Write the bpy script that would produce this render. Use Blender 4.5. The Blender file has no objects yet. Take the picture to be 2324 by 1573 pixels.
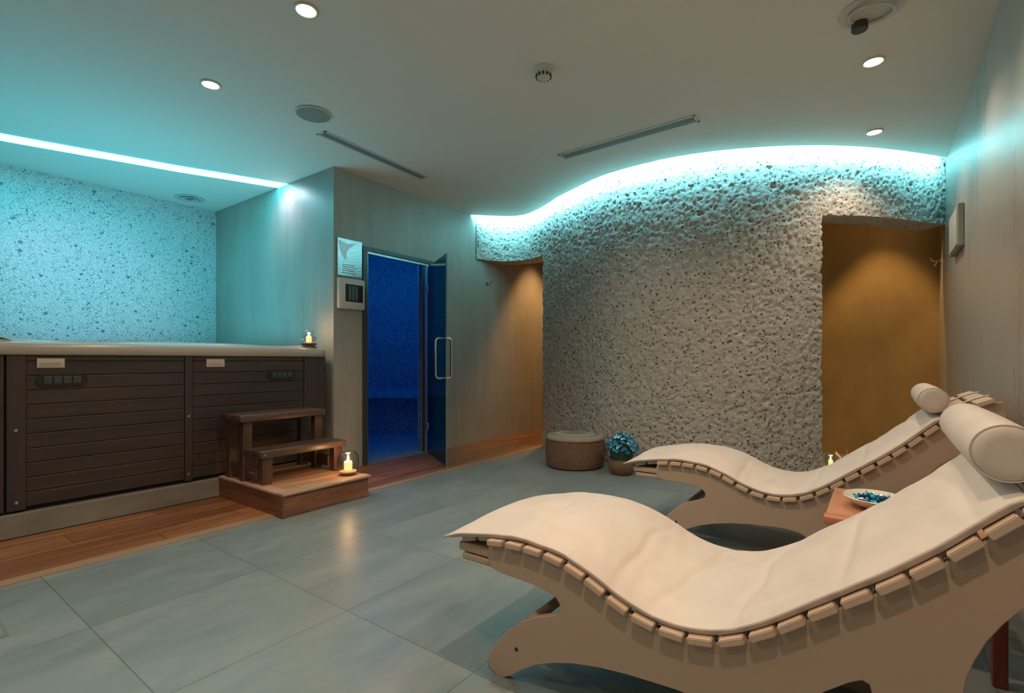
import bpy, bmesh, math, random
from mathutils import Vector, Matrix, noise
C = bpy.context.scene.collection
PI = math.pi
random.seed(7)

# ------------------------------------------------------------------ helpers
def link(o, parent=None):
    C.objects.link(o)
    if parent is not None:
        o.parent = parent
    return o

def tag(o, label=None, cat=None, group=None, kind=None):
    if label: o['label'] = label
    if cat: o['category'] = cat
    if group: o['group'] = group
    if kind: o['kind'] = kind
    return o

def empty(name, loc=(0, 0, 0), rz=0.0):
    o = bpy.data.objects.new(name, None)
    o.empty_display_size = .1
    o.location = loc
    o.rotation_euler = (0, 0, rz)
    return link(o)

class MB:
    """collects shapes in a bmesh and links them as one mesh object"""
    def __init__(s): s.bm = bmesh.new()
    def box(s, lo, hi, bev=0.0, seg=2, mat=None):
        r = bmesh.ops.create_cube(s.bm, size=1.0)
        vs = r['verts']
        ctr = [(a + b) / 2 for a, b in zip(lo, hi)]; sz = [b - a for a, b in zip(lo, hi)]
        for v in vs: v.co = Vector([v.co[i] * sz[i] + ctr[i] for i in range(3)])
        if bev > 0:
            es = list({e for v in vs for e in v.link_edges})
            rr = bmesh.ops.bevel(s.bm, geom=es, offset=bev, segments=seg, profile=.5, affect='EDGES')
            vs = list({v for v in rr['verts']} | {v for v in vs if v.is_valid})
        if mat is not None:
            for v in vs:
                if v.is_valid: v.co = mat @ v.co
        return s
    def lathe(s, prof, n=48, c=(0, 0, 0), mat=None):
        """prof: list of (r, z)"""
        rings = []
        for r, z in prof:
            if r < 1e-6:
                v = s.bm.verts.new((0, 0, z)); rings.append([v])
            else:
                rings.append([s.bm.verts.new((r * math.cos(2 * PI * k / n), r * math.sin(2 * PI * k / n), z)) for k in range(n)])
        for a, b in zip(rings[:-1], rings[1:]):
            for k in range(n):
                k2 = (k + 1) % n
                if len(a) == 1 and len(b) == 1: continue
                if len(a) == 1: s.bm.faces.new((a[0], b[k2], b[k]))
                elif len(b) == 1: s.bm.faces.new((a[k], a[k2], b[0]))
                else: s.bm.faces.new((a[k], a[k2], b[k2], b[k]))
        m = Matrix.Translation(Vector(c)) if mat is None else mat
        for rg in rings:
            for v in rg: v.co = m @ v.co
        return s
    def tube(s, pts, r, n=10, closed=False, cap=True):
        pts = [Vector(p) for p in pts]; N = len(pts); rings = []
        up = None
        for i, p in enumerate(pts):
            if closed: t = pts[(i + 1) % N] - pts[i - 1]
            else: t = pts[min(i + 1, N - 1)] - pts[max(i - 1, 0)]
            t.normalize()
            if up is None:
                up = Vector((0, 0, 1)) if abs(t.z) < .9 else Vector((1, 0, 0))
            x = up - t * up.dot(t); x.normalize(); y = t.cross(x); up = x
            rr = r[i] if isinstance(r, (list, tuple)) else r
            rings.append([s.bm.verts.new(p + x * rr * math.cos(2 * PI * k / n) + y * rr * math.sin(2 * PI * k / n)) for k in range(n)])
        for i in range(N if closed else N - 1):
            a, b = rings[i], rings[(i + 1) % N]
            for k in range(n): s.bm.faces.new((a[k], a[(k + 1) % n], b[(k + 1) % n], b[k]))
        if not closed and cap:
            s.bm.faces.new(rings[0][::-1]); s.bm.faces.new(rings[-1])
        return s
    def prism(s, poly, axis, lo, hi):
        """poly 2D points; axis: 'x','y','z' extrusion"""
        def P(a, b, h):
            return {'x': (h, a, b), 'y': (a, h, b), 'z': (a, b, h)}[axis]
        A = [s.bm.verts.new(P(a, b, lo)) for a, b in poly]
        B = [s.bm.verts.new(P(a, b, hi)) for a, b in poly]
        n = len(poly)
        for k in range(n): s.bm.faces.new((A[k], A[(k + 1) % n], B[(k + 1) % n], B[k]))
        s.bm.faces.new(A[::-1]); s.bm.faces.new(B)
        return s
    def build(s, name, mat, parent=None, smooth=False, angle=35, loc=None):
        bmesh.ops.recalc_face_normals(s.bm, faces=s.bm.faces)
        me = bpy.data.meshes.new(name); s.bm.to_mesh(me); s.bm.free()
        if mat: me.materials.append(mat)
        if smooth:
            for p in me.polygons: p.use_smooth = True
            if angle < 180:
                me.set_sharp_from_angle(angle=math.radians(angle))
        o = bpy.data.objects.new(name, me)
        if loc: o.location = loc
        return link(o, parent)

def pydata(name, v, f, mat, parent=None, smooth=True, angle=180):
    me = bpy.data.meshes.new(name); me.from_pydata(v, [], f); me.update()
    if mat: me.materials.append(mat)
    if smooth:
        for p in me.polygons: p.use_smooth = True
        if angle < 180: me.set_sharp_from_angle(angle=math.radians(angle))
    return link(bpy.data.objects.new(name, me), parent)

def copy_tree(o, parent=None):
    c = o.copy(); C.objects.link(c)
    if parent is not None: c.parent = parent
    for ch in [x for x in bpy.data.objects if x.parent == o]:
        copy_tree(ch, c)
    return c

def spline(pts, step):
    """Catmull-Rom through 2D points, resampled at even arc length"""
    P = [Vector(p).to_3d() if len(p) == 2 else Vector(p) for p in pts]
    P = [P[0] * 2 - P[1]] + P + [P[-1] * 2 - P[-2]]
    fine = []
    for i in range(1, len(P) - 2):
        for k in range(24):
            t = k / 24
            a, b, c_, d = P[i - 1], P[i], P[i + 1], P[i + 2]
            fine.append(.5 * ((2 * b) + (-a + c_) * t + (2 * a - 5 * b + 4 * c_ - d) * t * t + (-a + 3 * b - 3 * c_ + d) * t ** 3))
    fine.append(P[-2].copy())
    L = [0]
    for a, b in zip(fine[:-1], fine[1:]): L.append(L[-1] + (b - a).length)
    n = max(2, round(L[-1] / step)); out = []; j = 0
    for k in range(n + 1):
        s = L[-1] * k / n
        while j < len(L) - 2 and L[j + 1] < s: j += 1
        u = (s - L[j]) / max(1e-9, L[j + 1] - L[j])
        out.append(fine[j].lerp(fine[j + 1], u))
    return out

# ------------------------------------------------------------------ materials
class NT:
    def __init__(s, name):
        s.m = bpy.data.materials.new(name); s.m.use_nodes = True
        s.t = s.m.node_tree; s.t.nodes.clear()
        s.out = s.t.nodes.new('ShaderNodeOutputMaterial')
    def n(s, kind, **kw):
        nd = s.t.nodes.new(kind)
        for k, v in kw.items():
            if k.startswith('i_'):
                nd.inputs[k[2:].replace('_', ' ')].default_value = v
            elif k.startswith('x'):
                nd.inputs[int(k[1:])].default_value = v
            else: setattr(nd, k, v)
        return nd
    def l(s, a, b): s.t.links.new(a, b)
    def bsdf(s, **kw):
        b = s.n('ShaderNodeBsdfPrincipled')
        for k, v in kw.items(): b.inputs[k.replace('_', ' ')].default_value = v
        s.l(b.outputs[0], s.out.inputs[0]); return b
    def coord(s, scale=(1, 1, 1), out='Object', loc=(0, 0, 0), rot=(0, 0, 0)):
        c = s.n('ShaderNodeTexCoord'); m = s.n('ShaderNodeMapping')
        m.inputs['Scale'].default_value = scale; m.inputs['Location'].default_value = loc; m.inputs['Rotation'].default_value = rot
        s.l(c.outputs[out], m.inputs[0]); return m.outputs[0]
    def noise(s, vec, scale=5, detail=4, rough=.5, dist=0):
        n = s.n('ShaderNodeTexNoise'); n.inputs['Scale'].default_value = scale
        n.inputs['Detail'].default_value = detail; n.inputs['Roughness'].default_value = rough; n.inputs['Distortion'].default_value = dist
        s.l(vec, n.inputs['Vector']); return n.outputs[0]
    def ramp(s, fac, stops):
        r = s.n('ShaderNodeValToRGB'); e = r.color_ramp.elements
        while len(e) < len(stops): e.new(.5)
        for k, (p, c) in enumerate(stops):
            e[k].position = p; e[k].color = (*c, 1) if len(c) == 3 else c
        s.l(fac, r.inputs[0]); return r.outputs[0]
    def bump(s, h, b, strength=.3, dist=.01):
        n = s.n('ShaderNodeBump'); n.inputs['Strength'].default_value = strength; n.inputs['Distance'].default_value = dist
        s.l(h, n.inputs['Height']); s.l(n.outputs[0], b.inputs['Normal']); return n
    def math(s, op, a, b=None, c=None):
        n = s.n('ShaderNodeMath', operation=op)
        for i, v in enumerate((a, b, c)):
            if v is None: continue
            if isinstance(v, (int, float)): n.inputs[i].default_value = v
            else: s.l(v, n.inputs[i])
        return n.outputs[0]
    def mix(s, f, a, b, mode='MIX'):
        n = s.n('ShaderNodeMix', data_type='RGBA', blend_type=mode)
        for inp, v in ((n.inputs[0], f), (n.inputs[6], a), (n.inputs[7], b)):
            if isinstance(v, (int, float)): inp.default_value = v
            elif isinstance(v, tuple): inp.default_value = (*v, 1) if len(v) == 3 else v
            else: s.l(v, inp)
        return n.outputs[2]

def plain(name, col, rough=.5, metal=0.0, spec=.5, **kw):
    t = NT(name); b = t.bsdf(Base_Color=(*col, 1), Roughness=rough, Metallic=metal)
    b.inputs['Specular IOR Level'].default_value = spec
    for k, v in kw.items(): b.inputs[k.replace('_', ' ')].default_value = v
    nz = t.noise(t.coord(), 60, 3); t.bump(nz, b, .03, .002)
    return t.m

def emit(name, col, strength):
    t = NT(name); e = t.n('ShaderNodeEmission'); e.inputs[0].default_value = (*col, 1); e.inputs[1].default_value = strength
    t.l(e.outputs[0], t.out.inputs[0]); return t.m

def plaster(name, c1, c2, rough=.42, streak=(14, 14, .6)):
    t = NT(name); b = t.bsdf(Roughness=rough)
    v = t.coord(streak); n1 = t.noise(v, 1.6, 6, .6, .3)
    n2 = t.noise(t.coord((1, 1, 1)), 2.2, 5, .6)
    f = t.math('ADD', t.math('MULTIPLY', n1, .55), t.math('MULTIPLY', n2, .45))
    t.l(t.ramp(f, [(.34, c1), (.66, c2)]), b.inputs['Base Color'])
    t.l(t.math('ADD', t.math('MULTIPLY', n1, .12), rough - .06), b.inputs['Roughness'])
    t.bump(n1, b, .25, .006)
    return t.m

def wood(name, c1, c2, axis='y', scale=1.0, rough=.45, plank=None):
    t = NT(name); b = t.bsdf(Roughness=rough)
    sc = {'x': (1.2, 14, 14), 'y': (14, 1.2, 14), 'z': (14, 14, 1.2)}[axis]
    v = t.coord(tuple(a * scale for a in sc))
    n1 = t.noise(v, 2.2, 7, .62, .8); n2 = t.noise(t.coord(tuple(a * scale * .25 for a in sc)), 2.0, 4, .5, 1.2)
    f = t.math('ADD', t.math('MULTIPLY', n1, .5), t.math('MULTIPLY', n2, .5))
    mid = tuple((p + q) / 2 for p, q in zip(c1, c2))
    col = t.ramp(f, [(.36, c1), (.5, mid), (.64, c2)])
    t.l(col, b.inputs['Base Color']); t.bump(n1, b, .25, .003)
    if plank:
        t.last = None
        ax, w, x0, L = plank
        sx = t.n('ShaderNodeSeparateXYZ'); t.l(t.coord(), sx.inputs[0])
        p = t.math('DIVIDE', t.math('SUBTRACT', sx.outputs[ax], x0), w)
        idx = t.math('FLOOR', p); fr = t.math('FRACT', p)
        oth = 1 - ax
        q = t.math('DIVIDE', t.math('ADD', sx.outputs[oth], t.math('MULTIPLY', idx, L * .37)), L)
        iq = t.math('FLOOR', q); fq = t.math('FRACT', q)
        wn = t.n('ShaderNodeTexWhiteNoise', noise_dimensions='2D'); cb = t.n('ShaderNodeCombineXYZ')
        t.l(idx, cb.inputs[0]); t.l(iq, cb.inputs[1]); t.l(cb.outputs[0], wn.inputs['Vector'])
        gap = t.math('MAXIMUM', t.math('LESS_THAN', t.math('MINIMUM', fr, t.math('SUBTRACT', 1, fr)), .004 / w),
                     t.math('LESS_THAN', t.math('MINIMUM', fq, t.math('SUBTRACT', 1, fq)), .0025 / L))
        br = t.math('ADD', t.math('MULTIPLY', wn.outputs[0], .55), .7)
        cc = t.n('ShaderNodeCombineColor'); [t.l(br, cc.inputs[k]) for k in range(3)]
        c = t.mix(1.0, col, cc.outputs[0], 'MULTIPLY')
        c = t.mix(t.math('MULTIPLY', gap, .7), c, (.03, .015, .01))
        t.l(c, b.inputs['Base Color'])
    return t.m

M = {}
M['ceil'] = plain('ceiling_paint', (.80, .77, .72), .75)
M['plaster'] = plaster('grey_microcement', (.31, .29, .255), (.40, .375, .335), .42, (5, 5, .5))
M['plaster_r'] = plaster('warm_microcement', (.38, .36, .325), (.48, .45, .41), .29, (7, 7, .5))
M['ochre'] = plaster('ochre_microcement', (.30, .19, .06), (.44, .28, .10), .5, (2, 2, 1.2))
M['brownrear'] = plain('rear_plaster', (.45, .38, .31), .7)
M['plinth'] = plaster('plinth_stone', (.15, .14, .125), (.25, .235, .21), .5, (6, 1.5, 6))
M['tubpanel'] = wood('tub_cabinet_board', (.030, .020, .018), (.055, .037, .032), 'y', 1.0, .5)
M['tubstile'] = wood('tub_cabinet_stile', (.032, .022, .020), (.055, .038, .034), 'z', 1.0, .5)
M['acryl'] = plain('tub_acrylic', (.40, .37, .33), .25)
M['acryl2'] = plain('tub_shell_acrylic', (.70, .72, .70), .2)
M['blackp'] = plain('black_plastic', (.012, .012, .014), .4)
M['darkgap'] = plain('dark_gap', (.01, .01, .01), .8)
M['stepwood'] = wood('dark_stained_step_wood', (.040, .022, .016), (.105, .060, .042), 'y', 1.3, .4)
M['stepwood_z'] = wood('dark_stained_leg_wood', (.050, .026, .017), (.115, .060, .040), 'z', 1.3, .4)
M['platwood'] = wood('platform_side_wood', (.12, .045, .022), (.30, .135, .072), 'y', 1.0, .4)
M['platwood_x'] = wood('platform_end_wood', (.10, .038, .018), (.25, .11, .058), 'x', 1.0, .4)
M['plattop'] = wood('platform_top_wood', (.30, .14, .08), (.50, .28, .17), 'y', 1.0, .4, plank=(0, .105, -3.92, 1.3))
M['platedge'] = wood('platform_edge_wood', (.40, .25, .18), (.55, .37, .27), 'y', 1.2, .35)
M['floorwood'] = wood('wood_look_floor', (.12, .042, .017), (.32, .145, .065), 'y', .8, .36, plank=(0, .20, -3.94, 1.25))
M['edgewood'] = wood('floor_edge_wood', (.26, .16, .10), (.38, .25, .165), 'y', .8, .4)
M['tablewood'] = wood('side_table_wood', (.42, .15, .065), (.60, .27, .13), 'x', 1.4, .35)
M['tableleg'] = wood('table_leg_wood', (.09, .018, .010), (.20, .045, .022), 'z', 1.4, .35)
M['chrome'] = plain('brushed_steel', (.62, .62, .63), .22, 1.0)
M['alu'] = plain('aluminium_line', (.55, .56, .57), .35, .9)
M['doorframe'] = plain('dark_door_frame', (.055, .075, .075), .4, .3)
M['white'] = plain('white_plastic', (.62, .60, .56), .45)
M['vent_in'] = plain('grey_vent', (.22, .23, .225), .6)
M['screen'] = plain('dark_screen', (.02, .022, .022), .15)
M['lacq'] = plain('cream_lacquer', (.46, .345, .265), .42)
M['lacq_s'] = plain('cream_slat_lacquer', (.60, .45, .35), .4)
M['labely'] = plain('pale_label', (.62, .55, .42), .5)
M['labelp'] = plain('pink_label', (.62, .45, .42), .5)
M['labelb'] = plain('label_body', (.55, .50, .45), .5)
M['ink'] = plain('label_ink', (.28, .24, .2), .6)
M['lampwhite'] = emit('downlight_lens', (1.0, .78, .52), 9.0)
CYAN = (.10, .80, 1.0)
M['led'] = emit('cyan_led', (.07, .76, .90), 14.0)
M['ledcove'] = emit('cyan_led_cove', (.22, .80, .94), 220.0)
M['flame'] = emit('candle_flame', (1.0, .62, .22), 30.0)
t = NT('candle_wax'); b = t.bsdf(Base_Color=(.9, .72, .45, 1), Roughness=.5)
b.inputs['Emission Color'].default_value = (1, .55, .2, 1); b.inputs['Emission Strength'].default_value = 1.3; M['wax'] = t.m

def glassmat(name, tint, rough=.02, mixf=.82):
    t = NT(name)
    tr = t.n('ShaderNodeBsdfTransparent'); tr.inputs[0].default_value = (*tint, 1)
    gl = t.n('ShaderNodeBsdfGlossy'); gl.inputs['Roughness'].default_value = rough
    fr = t.n('ShaderNodeLayerWeight'); fr.inputs[0].default_value = .5
    mx = t.n('ShaderNodeMixShader'); t.l(t.math('ADD', t.math('MULTIPLY', t.math('POWER', fr.outputs['Facing'], 2.6 if mixf == 1 else 3.5), .55), .05), mx.inputs[0])
    t.l(tr.outputs[0], mx.inputs[1]); t.l(gl.outputs[0], mx.inputs[2]); t.l(mx.outputs[0], t.out.inputs[0])
    return t.m
M['glass'] = glassmat('clear_glass', (.90, .93, .93), .03, 1)
M['doorglass'] = glassmat('tinted_door_glass', (.18, .40, .44))

# fabric
t = NT('cream_leatherette'); b = t.bsdf(Base_Color=(.72, .625, .53, 1), Roughness=.5)
n1 = t.noise(t.coord(), 5, 5, .55, .4); t.l(t.ramp(n1, [(.3, (.60, .535, .49)), (.7, (.68, .61, .56))]), b.inputs['Base Color'])
t.bump(t.noise(t.coord(), 900, 2), b, .12, .0006); M['fabric'] = t.m

# floor tiles
t = NT('slate_grey_porcelain'); b = t.bsdf()
v = t.coord(); sx = t.n('ShaderNodeSeparateXYZ'); t.l(v, sx.inputs[0])
px = t.math('DIVIDE', t.math('ADD', sx.outputs[0], 1.715), .668); py = t.math('DIVIDE', t.math('SUBTRACT', sx.outputs[1], .575), .645)
fx = t.math('FRACT', px); fy = t.math('FRACT', py)
dx = t.math('MULTIPLY', t.math('MINIMUM', fx, t.math('SUBTRACT', 1, fx)), .668); dy = t.math('MULTIPLY', t.math('MINIMUM', fy, t.math('SUBTRACT', 1, fy)), .645)
g = t.math('LESS_THAN', t.math('MINIMUM', dx, dy), .0022)
wn = t.n('ShaderNodeTexWhiteNoise', noise_dimensions='2D'); cb = t.n('ShaderNodeCombineXYZ')
t.l(t.math('FLOOR', px), cb.inputs[0]); t.l(t.math('FLOOR', py), cb.inputs[1]); t.l(cb.outputs[0], wn.inputs['Vector'])
vo = t.n('ShaderNodeVectorMath', operation='ADD'); t.l(v, vo.inputs[0])
sc = t.n('ShaderNodeVectorMath', operation='SCALE'); t.l(wn.outputs['Color'], sc.inputs[0]); sc.inputs['Scale'].default_value = 7.0
t.l(sc.outputs[0], vo.inputs[1])
mp = t.n('ShaderNodeMapping'); mp.inputs['Scale'].default_value = (2.6, .9, 1); mp.inputs['Rotation'].default_value = (0, 0, .5); t.l(vo.outputs[0], mp.inputs[0])
n1 = t.noise(mp.outputs[0], 1.5, 7, .62, .5); n2 = t.noise(mp.outputs[0], 9, 5, .6)
f = t.math('ADD', t.math('MULTIPLY', n1, .7), t.math('MULTIPLY', n2, .3))
col = t.ramp(f, [(.33, (.150, .190, .200)), (.5, (.190, .228, .234)), (.68, (.245, .275, .275))])
br = t.math('ADD', t.math('MULTIPLY', wn.outputs[0], .14), .92); cc = t.n('ShaderNodeCombineColor'); [t.l(br, cc.inputs[k]) for k in range(3)]
col = t.mix(1.0, col, cc.outputs[0], 'MULTIPLY'); col = t.mix(t.math('MULTIPLY', g, .6), col, (.06, .06, .055))
t.l(col, b.inputs['Base Color']); t.l(t.math('ADD', t.math('MULTIPLY', n2, .22), .24), b.inputs['Roughness'])
h = t.math('SUBTRACT', t.math('MULTIPLY', f, .3), g); t.bump(h, b, .25, .003); M['tile'] = t.m

# textured curved wall
t = NT('pitted_stucco'); b = t.bsdf(Roughness=.8)
v = t.coord(); n0 = t.n('ShaderNodeTexNoise'); n0.inputs['Scale'].default_value = 22; n0.inputs['Detail'].default_value = 2; t.l(v, n0.inputs['Vector'])
ad = t.n('ShaderNodeVectorMath', operation='SCALE'); t.l(n0.outputs['Color'], ad.inputs[0]); ad.inputs['Scale'].default_value = .035
va = t.n('ShaderNodeVectorMath', operation='ADD'); t.l(v, va.inputs[0]); t.l(ad.outputs[0], va.inputs[1])
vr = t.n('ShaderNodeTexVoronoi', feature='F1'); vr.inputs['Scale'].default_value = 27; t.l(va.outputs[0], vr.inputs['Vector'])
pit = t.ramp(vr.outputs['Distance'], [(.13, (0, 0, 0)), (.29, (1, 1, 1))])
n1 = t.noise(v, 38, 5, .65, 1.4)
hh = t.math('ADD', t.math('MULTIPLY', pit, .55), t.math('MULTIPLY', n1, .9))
col = t.mix(pit, (.12, .11, .10), (.68, .65, .60)); n3 = t.ramp(n1, [(.3, (.62, .62, .62)), (.55, (1, 1, 1))])  # crevice shade painted into the colour, darker in pits and hollows
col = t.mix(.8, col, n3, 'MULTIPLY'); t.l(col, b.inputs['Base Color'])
t.bump(hh, b, .9, .02); M['stucco'] = t.m

# mosaic wall
t = NT('dotted_mosaic'); b = t.bsdf(Roughness=.35)
v = t.coord((.0, 1, 1))
def dots(scale, r0, r1, seedloc, pr):
    mp = t.n('ShaderNodeMapping'); mp.inputs['Location'].default_value = seedloc; t.l(v, mp.inputs[0])
    vr = t.n('ShaderNodeTexVoronoi', feature='F1', voronoi_dimensions='3D'); vr.inputs['Scale'].default_value = scale; vr.inputs['Randomness'].default_value = .9
    t.l(mp.outputs[0], vr.inputs['Vector'])
    s = t.n('ShaderNodeSeparateColor'); t.l(vr.outputs['Color'], s.inputs[0])
    rad = t.math('ADD', t.math('MULTIPLY', t.math('POWER', s.outputs[0], 3.0), r1), r0)
    on = t.math('LESS_THAN', s.outputs[1], pr)
    return t.math('MULTIPLY', t.math('LESS_THAN', vr.outputs['Distance'], rad), on)
d = t.math('MAXIMUM', t.math('MAXIMUM', dots(15, .10, .17, (0, 0, 0), .8), dots(36, .16, .16, (3, 5, 2), .8)), dots(24, .12, .10, (1, 8, 4), .8))
n0 = t.n('ShaderNodeTexNoise'); n0.inputs['Scale'].default_value = 6; t.l(v, n0.inputs['Vector'])
ad = t.n('ShaderNodeVectorMath', operation='SCALE'); t.l(n0.outputs['Color'], ad.inputs[0]); ad.inputs['Scale'].default_value = .08
va = t.n('ShaderNodeVectorMath', operation='ADD'); t.l(v, va.inputs[0]); t.l(ad.outputs[0], va.inputs[1])
ve = t.n('ShaderNodeTexVoronoi', feature='DISTANCE_TO_EDGE'); ve.inputs['Scale'].default_value = 13; t.l(va.outputs[0], ve.inputs['Vector'])
ln = t.math('MULTIPLY', t.math('LESS_THAN', ve.outputs[0], .014), t.math('GREATER_THAN', t.noise(v, 9, 2), .5))
vs = t.n('ShaderNodeTexVoronoi', feature='DISTANCE_TO_EDGE'); vs.inputs['Scale'].default_value = 55; t.l(v, vs.inputs['Vector'])
sm = t.ramp(vs.outputs[0], [(.0, (.36, .44, .47)), (.10, (.66, .72, .74)), (.5, (.86, .9, .91))])
col = t.mix(t.math('MULTIPLY', ln, .8), sm, (.06, .16, .2)); col = t.mix(t.math('MULTIPLY', d, .85), col, (.03, .16, .22))
t.l(col, b.inputs['Base Color']); t.bump(vs.outputs[0], b, .3, .003); M['mosaic'] = t.m

# blue steam room mosaic
t = NT('blue_steam_mosaic'); b = t.bsdf(Roughness=.5)
v = t.coord((40, 40, 40)); vr = t.n('ShaderNodeTexVoronoi'); vr.inputs['Scale'].default_value = 1.0; vr.inputs['Randomness'].default_value = .6; t.l(v, vr.inputs['Vector'])
s = t.n('ShaderNodeSeparateColor'); t.l(vr.outputs['Color'], s.inputs[0])
t.l(t.ramp(s.outputs[0], [(0, (.05, .16, .34)), (1, (.12, .30, .55))]), b.inputs['Base Color']); M['steam'] = t.m

# woven raffia
def raffia(name, c1, c2):
    t = NT(name); b = t.bsdf(Roughness=.85)
    v = t.coord((1, 1, 1)); w = t.n('ShaderNodeTexWave', wave_type='BANDS', bands_direction='Z'); w.inputs['Scale'].default_value = 26; w.inputs['Distortion'].default_value = 3; w.inputs['Detail'].default_value = 3; w.inputs['Detail Scale'].default_value = 6
    t.l(v, w.inputs['Vector']); n1 = t.noise(v, 55, 5, .7)
    f = t.math('ADD', t.math('MULTIPLY', w.outputs[1], .35), t.math('MULTIPLY', n1, .65))
    t.l(t.ramp(f, [(.25, c1), (.7, c2)]), b.inputs['Base Color']); t.bump(f, b, .8, .008); return t.m
M['raffia'] = raffia('woven_raffia', (.07, .038, .022), (.27, .165, .105))
M['raffiatop'] = raffia('woven_raffia_top', (.16, .13, .095), (.40, .33, .26))
M['bluepetal'] = plain('blue_petal', (.05, .36, .58), .5)
M['lightpetal'] = plain('pale_blue_petal', (.38, .66, .78), .5)
M['deeppetal'] = plain('deep_blue_petal', (.01, .14, .30), .5)
M['leaf'] = plain('dark_leaf', (.02, .06, .04), .5)
M['reed'] = plain('dry_reed', (.45, .27, .12), .7)
# water
t = NT('tub_water'); b = t.bsdf(Base_Color=(.25, .7, .75, 1), Roughness=.05); b.inputs['Specular IOR Level'].default_value = .6
t.bump(t.noise(t.coord(), 12, 3), b, .2, .01); M['water'] = t.m

# ------------------------------------------------------------------ room
CZ = 2.74; TOP = 3.0
XR = .475; XL = -3.94; YR = -1.6
def struct(o, label=None):
    o['kind'] = 'structure'
    if label: o['label'] = label
    return o

struct(MB().box((-6.5, YR - .2, -.2), (XR + .2, 6.6, 0)).build('floor', M['tile']), 'large grey porcelain floor tiles')
fw = MB().box((XL, YR, .0), (-3.20, 6.4, .004)).build('floor_wood', M['floorwood']); struct(fw, 'reddish wood-look floor strip along the hot tub and glass door')
struct(MB().box((-3.20, YR, 0), (-3.115, 6.4, .0042)).build('trim_1', M['edgewood']), 'pale wooden edging between wood strip and grey tiles')

# ceiling edge curve (real plan curve of the cove)
CC = [(-3.953, 4.522), (-3.773, 4.690), (-3.539, 4.880), (-3.338, 4.884), (-3.083, 4.777), (-2.767, 4.59), (-2.512, 4.47), (-2.196, 4.334), (-1.941, 4.275), (-1.526, 4.262),
      (-1.173, 4.329), (-.858, 4.452), (-.561, 4.618), (-.273, 4.829), (.015, 5.104), (.254, 5.387), (.49, 5.69)]
cc = spline(CC, .04)
v = []; f = []
for p in cc:
    x, y = p.x, p.y
    v += [(x, y, CZ), (x, y, CZ + .05), (x, YR - .1, CZ), (x, YR - .1, CZ + .05)]
for i in range(len(cc) - 1):
    a, b_ = 4 * i, 4 * i + 4
    f += [(a + 2, b_ + 2, b_, a), (a, b_, b_ + 1, a + 1), (a + 1, b_ + 1, b_ + 3, a + 3)]
n0 = len(v)
v += [(-6.4, YR - .1, CZ), (-3.953, YR - .1, CZ), (-3.953, 2.70, CZ), (-6.4, 2.70, CZ)]
f += [(n0, n0 + 3, n0 + 2, n0 + 1)]
struct(pydata('ceiling', v, f, M['ceil'], smooth=False), 'smooth painted ceiling with a curved cove edge')
struct(MB().box((-4.2, 4.0, TOP), (XR + .2, 6.6, TOP + .1)).build('ceiling_cove', M['ceil']), 'upper soffit of the lighting cove')

# walls
struct(MB().box((XR, YR, 0), (XR + .2, 6.6, TOP)).build('wall_right', M['plaster_r']), 'brushed grey microcement wall behind the loungers')
struct(MB().box((-6.5, YR - .2, 0), (XR + .2, YR, TOP)).build('wall_rear', M['brownrear']))
struct(MB().box((-6.45, YR, 0), (-6.25, 2.85, TOP)).build('wall_alcove', M['mosaic']), 'white mosaic wall with dark dots and crackle lines above the hot tub')
wl = MB()
wl.box((-4.12, 2.667, 0), (XL, 2.975, TOP)).box((-4.12, 2.975, 2.083), (XL, 3.90, TOP)).box((-4.12, 3.90, 0), (XL, 6.4, TOP))
struct(wl.build('wall_left', M['plaster']), 'grey microcement wall around the glass door')
struct(MB().box((-6.25, 2.667, 0), (-4.12, 2.80, TOP)).build('wall_alcove_side', M['plaster']), 'grey side wall of the hot tub alcove')
struct(MB().box((-4.12, 6.4, 0), (XR, 6.6, TOP)).build('wall_back', M['ochre']), 'ochre wall of the passage behind the openings')

# curved textured wall with two openings
WC = [(-3.94, 4.63), (-3.86, 4.84), (-3.70, 5.0), (-3.5, 5.05), (-3.3, 5.0), (-3.1, 4.905), (-2.77, 4.72), (-2.51, 4.60), (-2.2, 4.465), (-1.94, 4.405), (-1.53, 4.395),
      (-1.17, 4.46), (-.86, 4.58), (-.56, 4.75), (-.36, 4.90), (-.13, 5.09), (.10, 5.35), (.30, 5.63), (.475, 5.87)]
wc = spline(WC, .0115); NU = len(wc)
ZN = 250; zs = [TOP * k / ZN for k in range(ZN + 1)]
uL = min(range(NU), key=lambda i: (wc[i].x + 3.17) ** 2 + (wc[i].y - 4.94) ** 2)
uR = min(range(NU), key=lambda i: (wc[i].x + .385) ** 2)
kL = round(2.235 / TOP * ZN); kR = round(2.205 / TOP * ZN)
nor = []
for i in range(NU):
    tg = wc[min(i + 1, NU - 1)] - wc[max(i - 1, 0)]; tg.normalize(); nor.append(Vector((-tg.y, tg.x, 0)))   # points to the back (+y side)
v = []; f = []
def relief(p):
    q = p * 30
    w = Vector((noise.noise(p * 14), noise.noise(p * 14 + Vector((7, 3, 1))), noise.noise(p * 14 + Vector((2, 9, 4))))) * .9
    a = noise.noise(q + w)
    r = 1 - abs(a) * 2.2                      # ridged worm-like skin
    return .014 * r + .004 * noise.noise(p * 7)
TH = .24
idx = {}
def solid(i, k):   # is the cell (i,k) wall?
    if i < 0 or k < 0 or i >= NU - 1 or k >= ZN: return False
    if i < uL and k < kL: return False
    if i >= uR and k < kR: return False
    return True
need = set()
for i in range(NU - 1):
    for k in range(ZN):
        if solid(i, k): need.update(((i, k), (i + 1, k), (i + 1, k + 1), (i, k + 1)))
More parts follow.
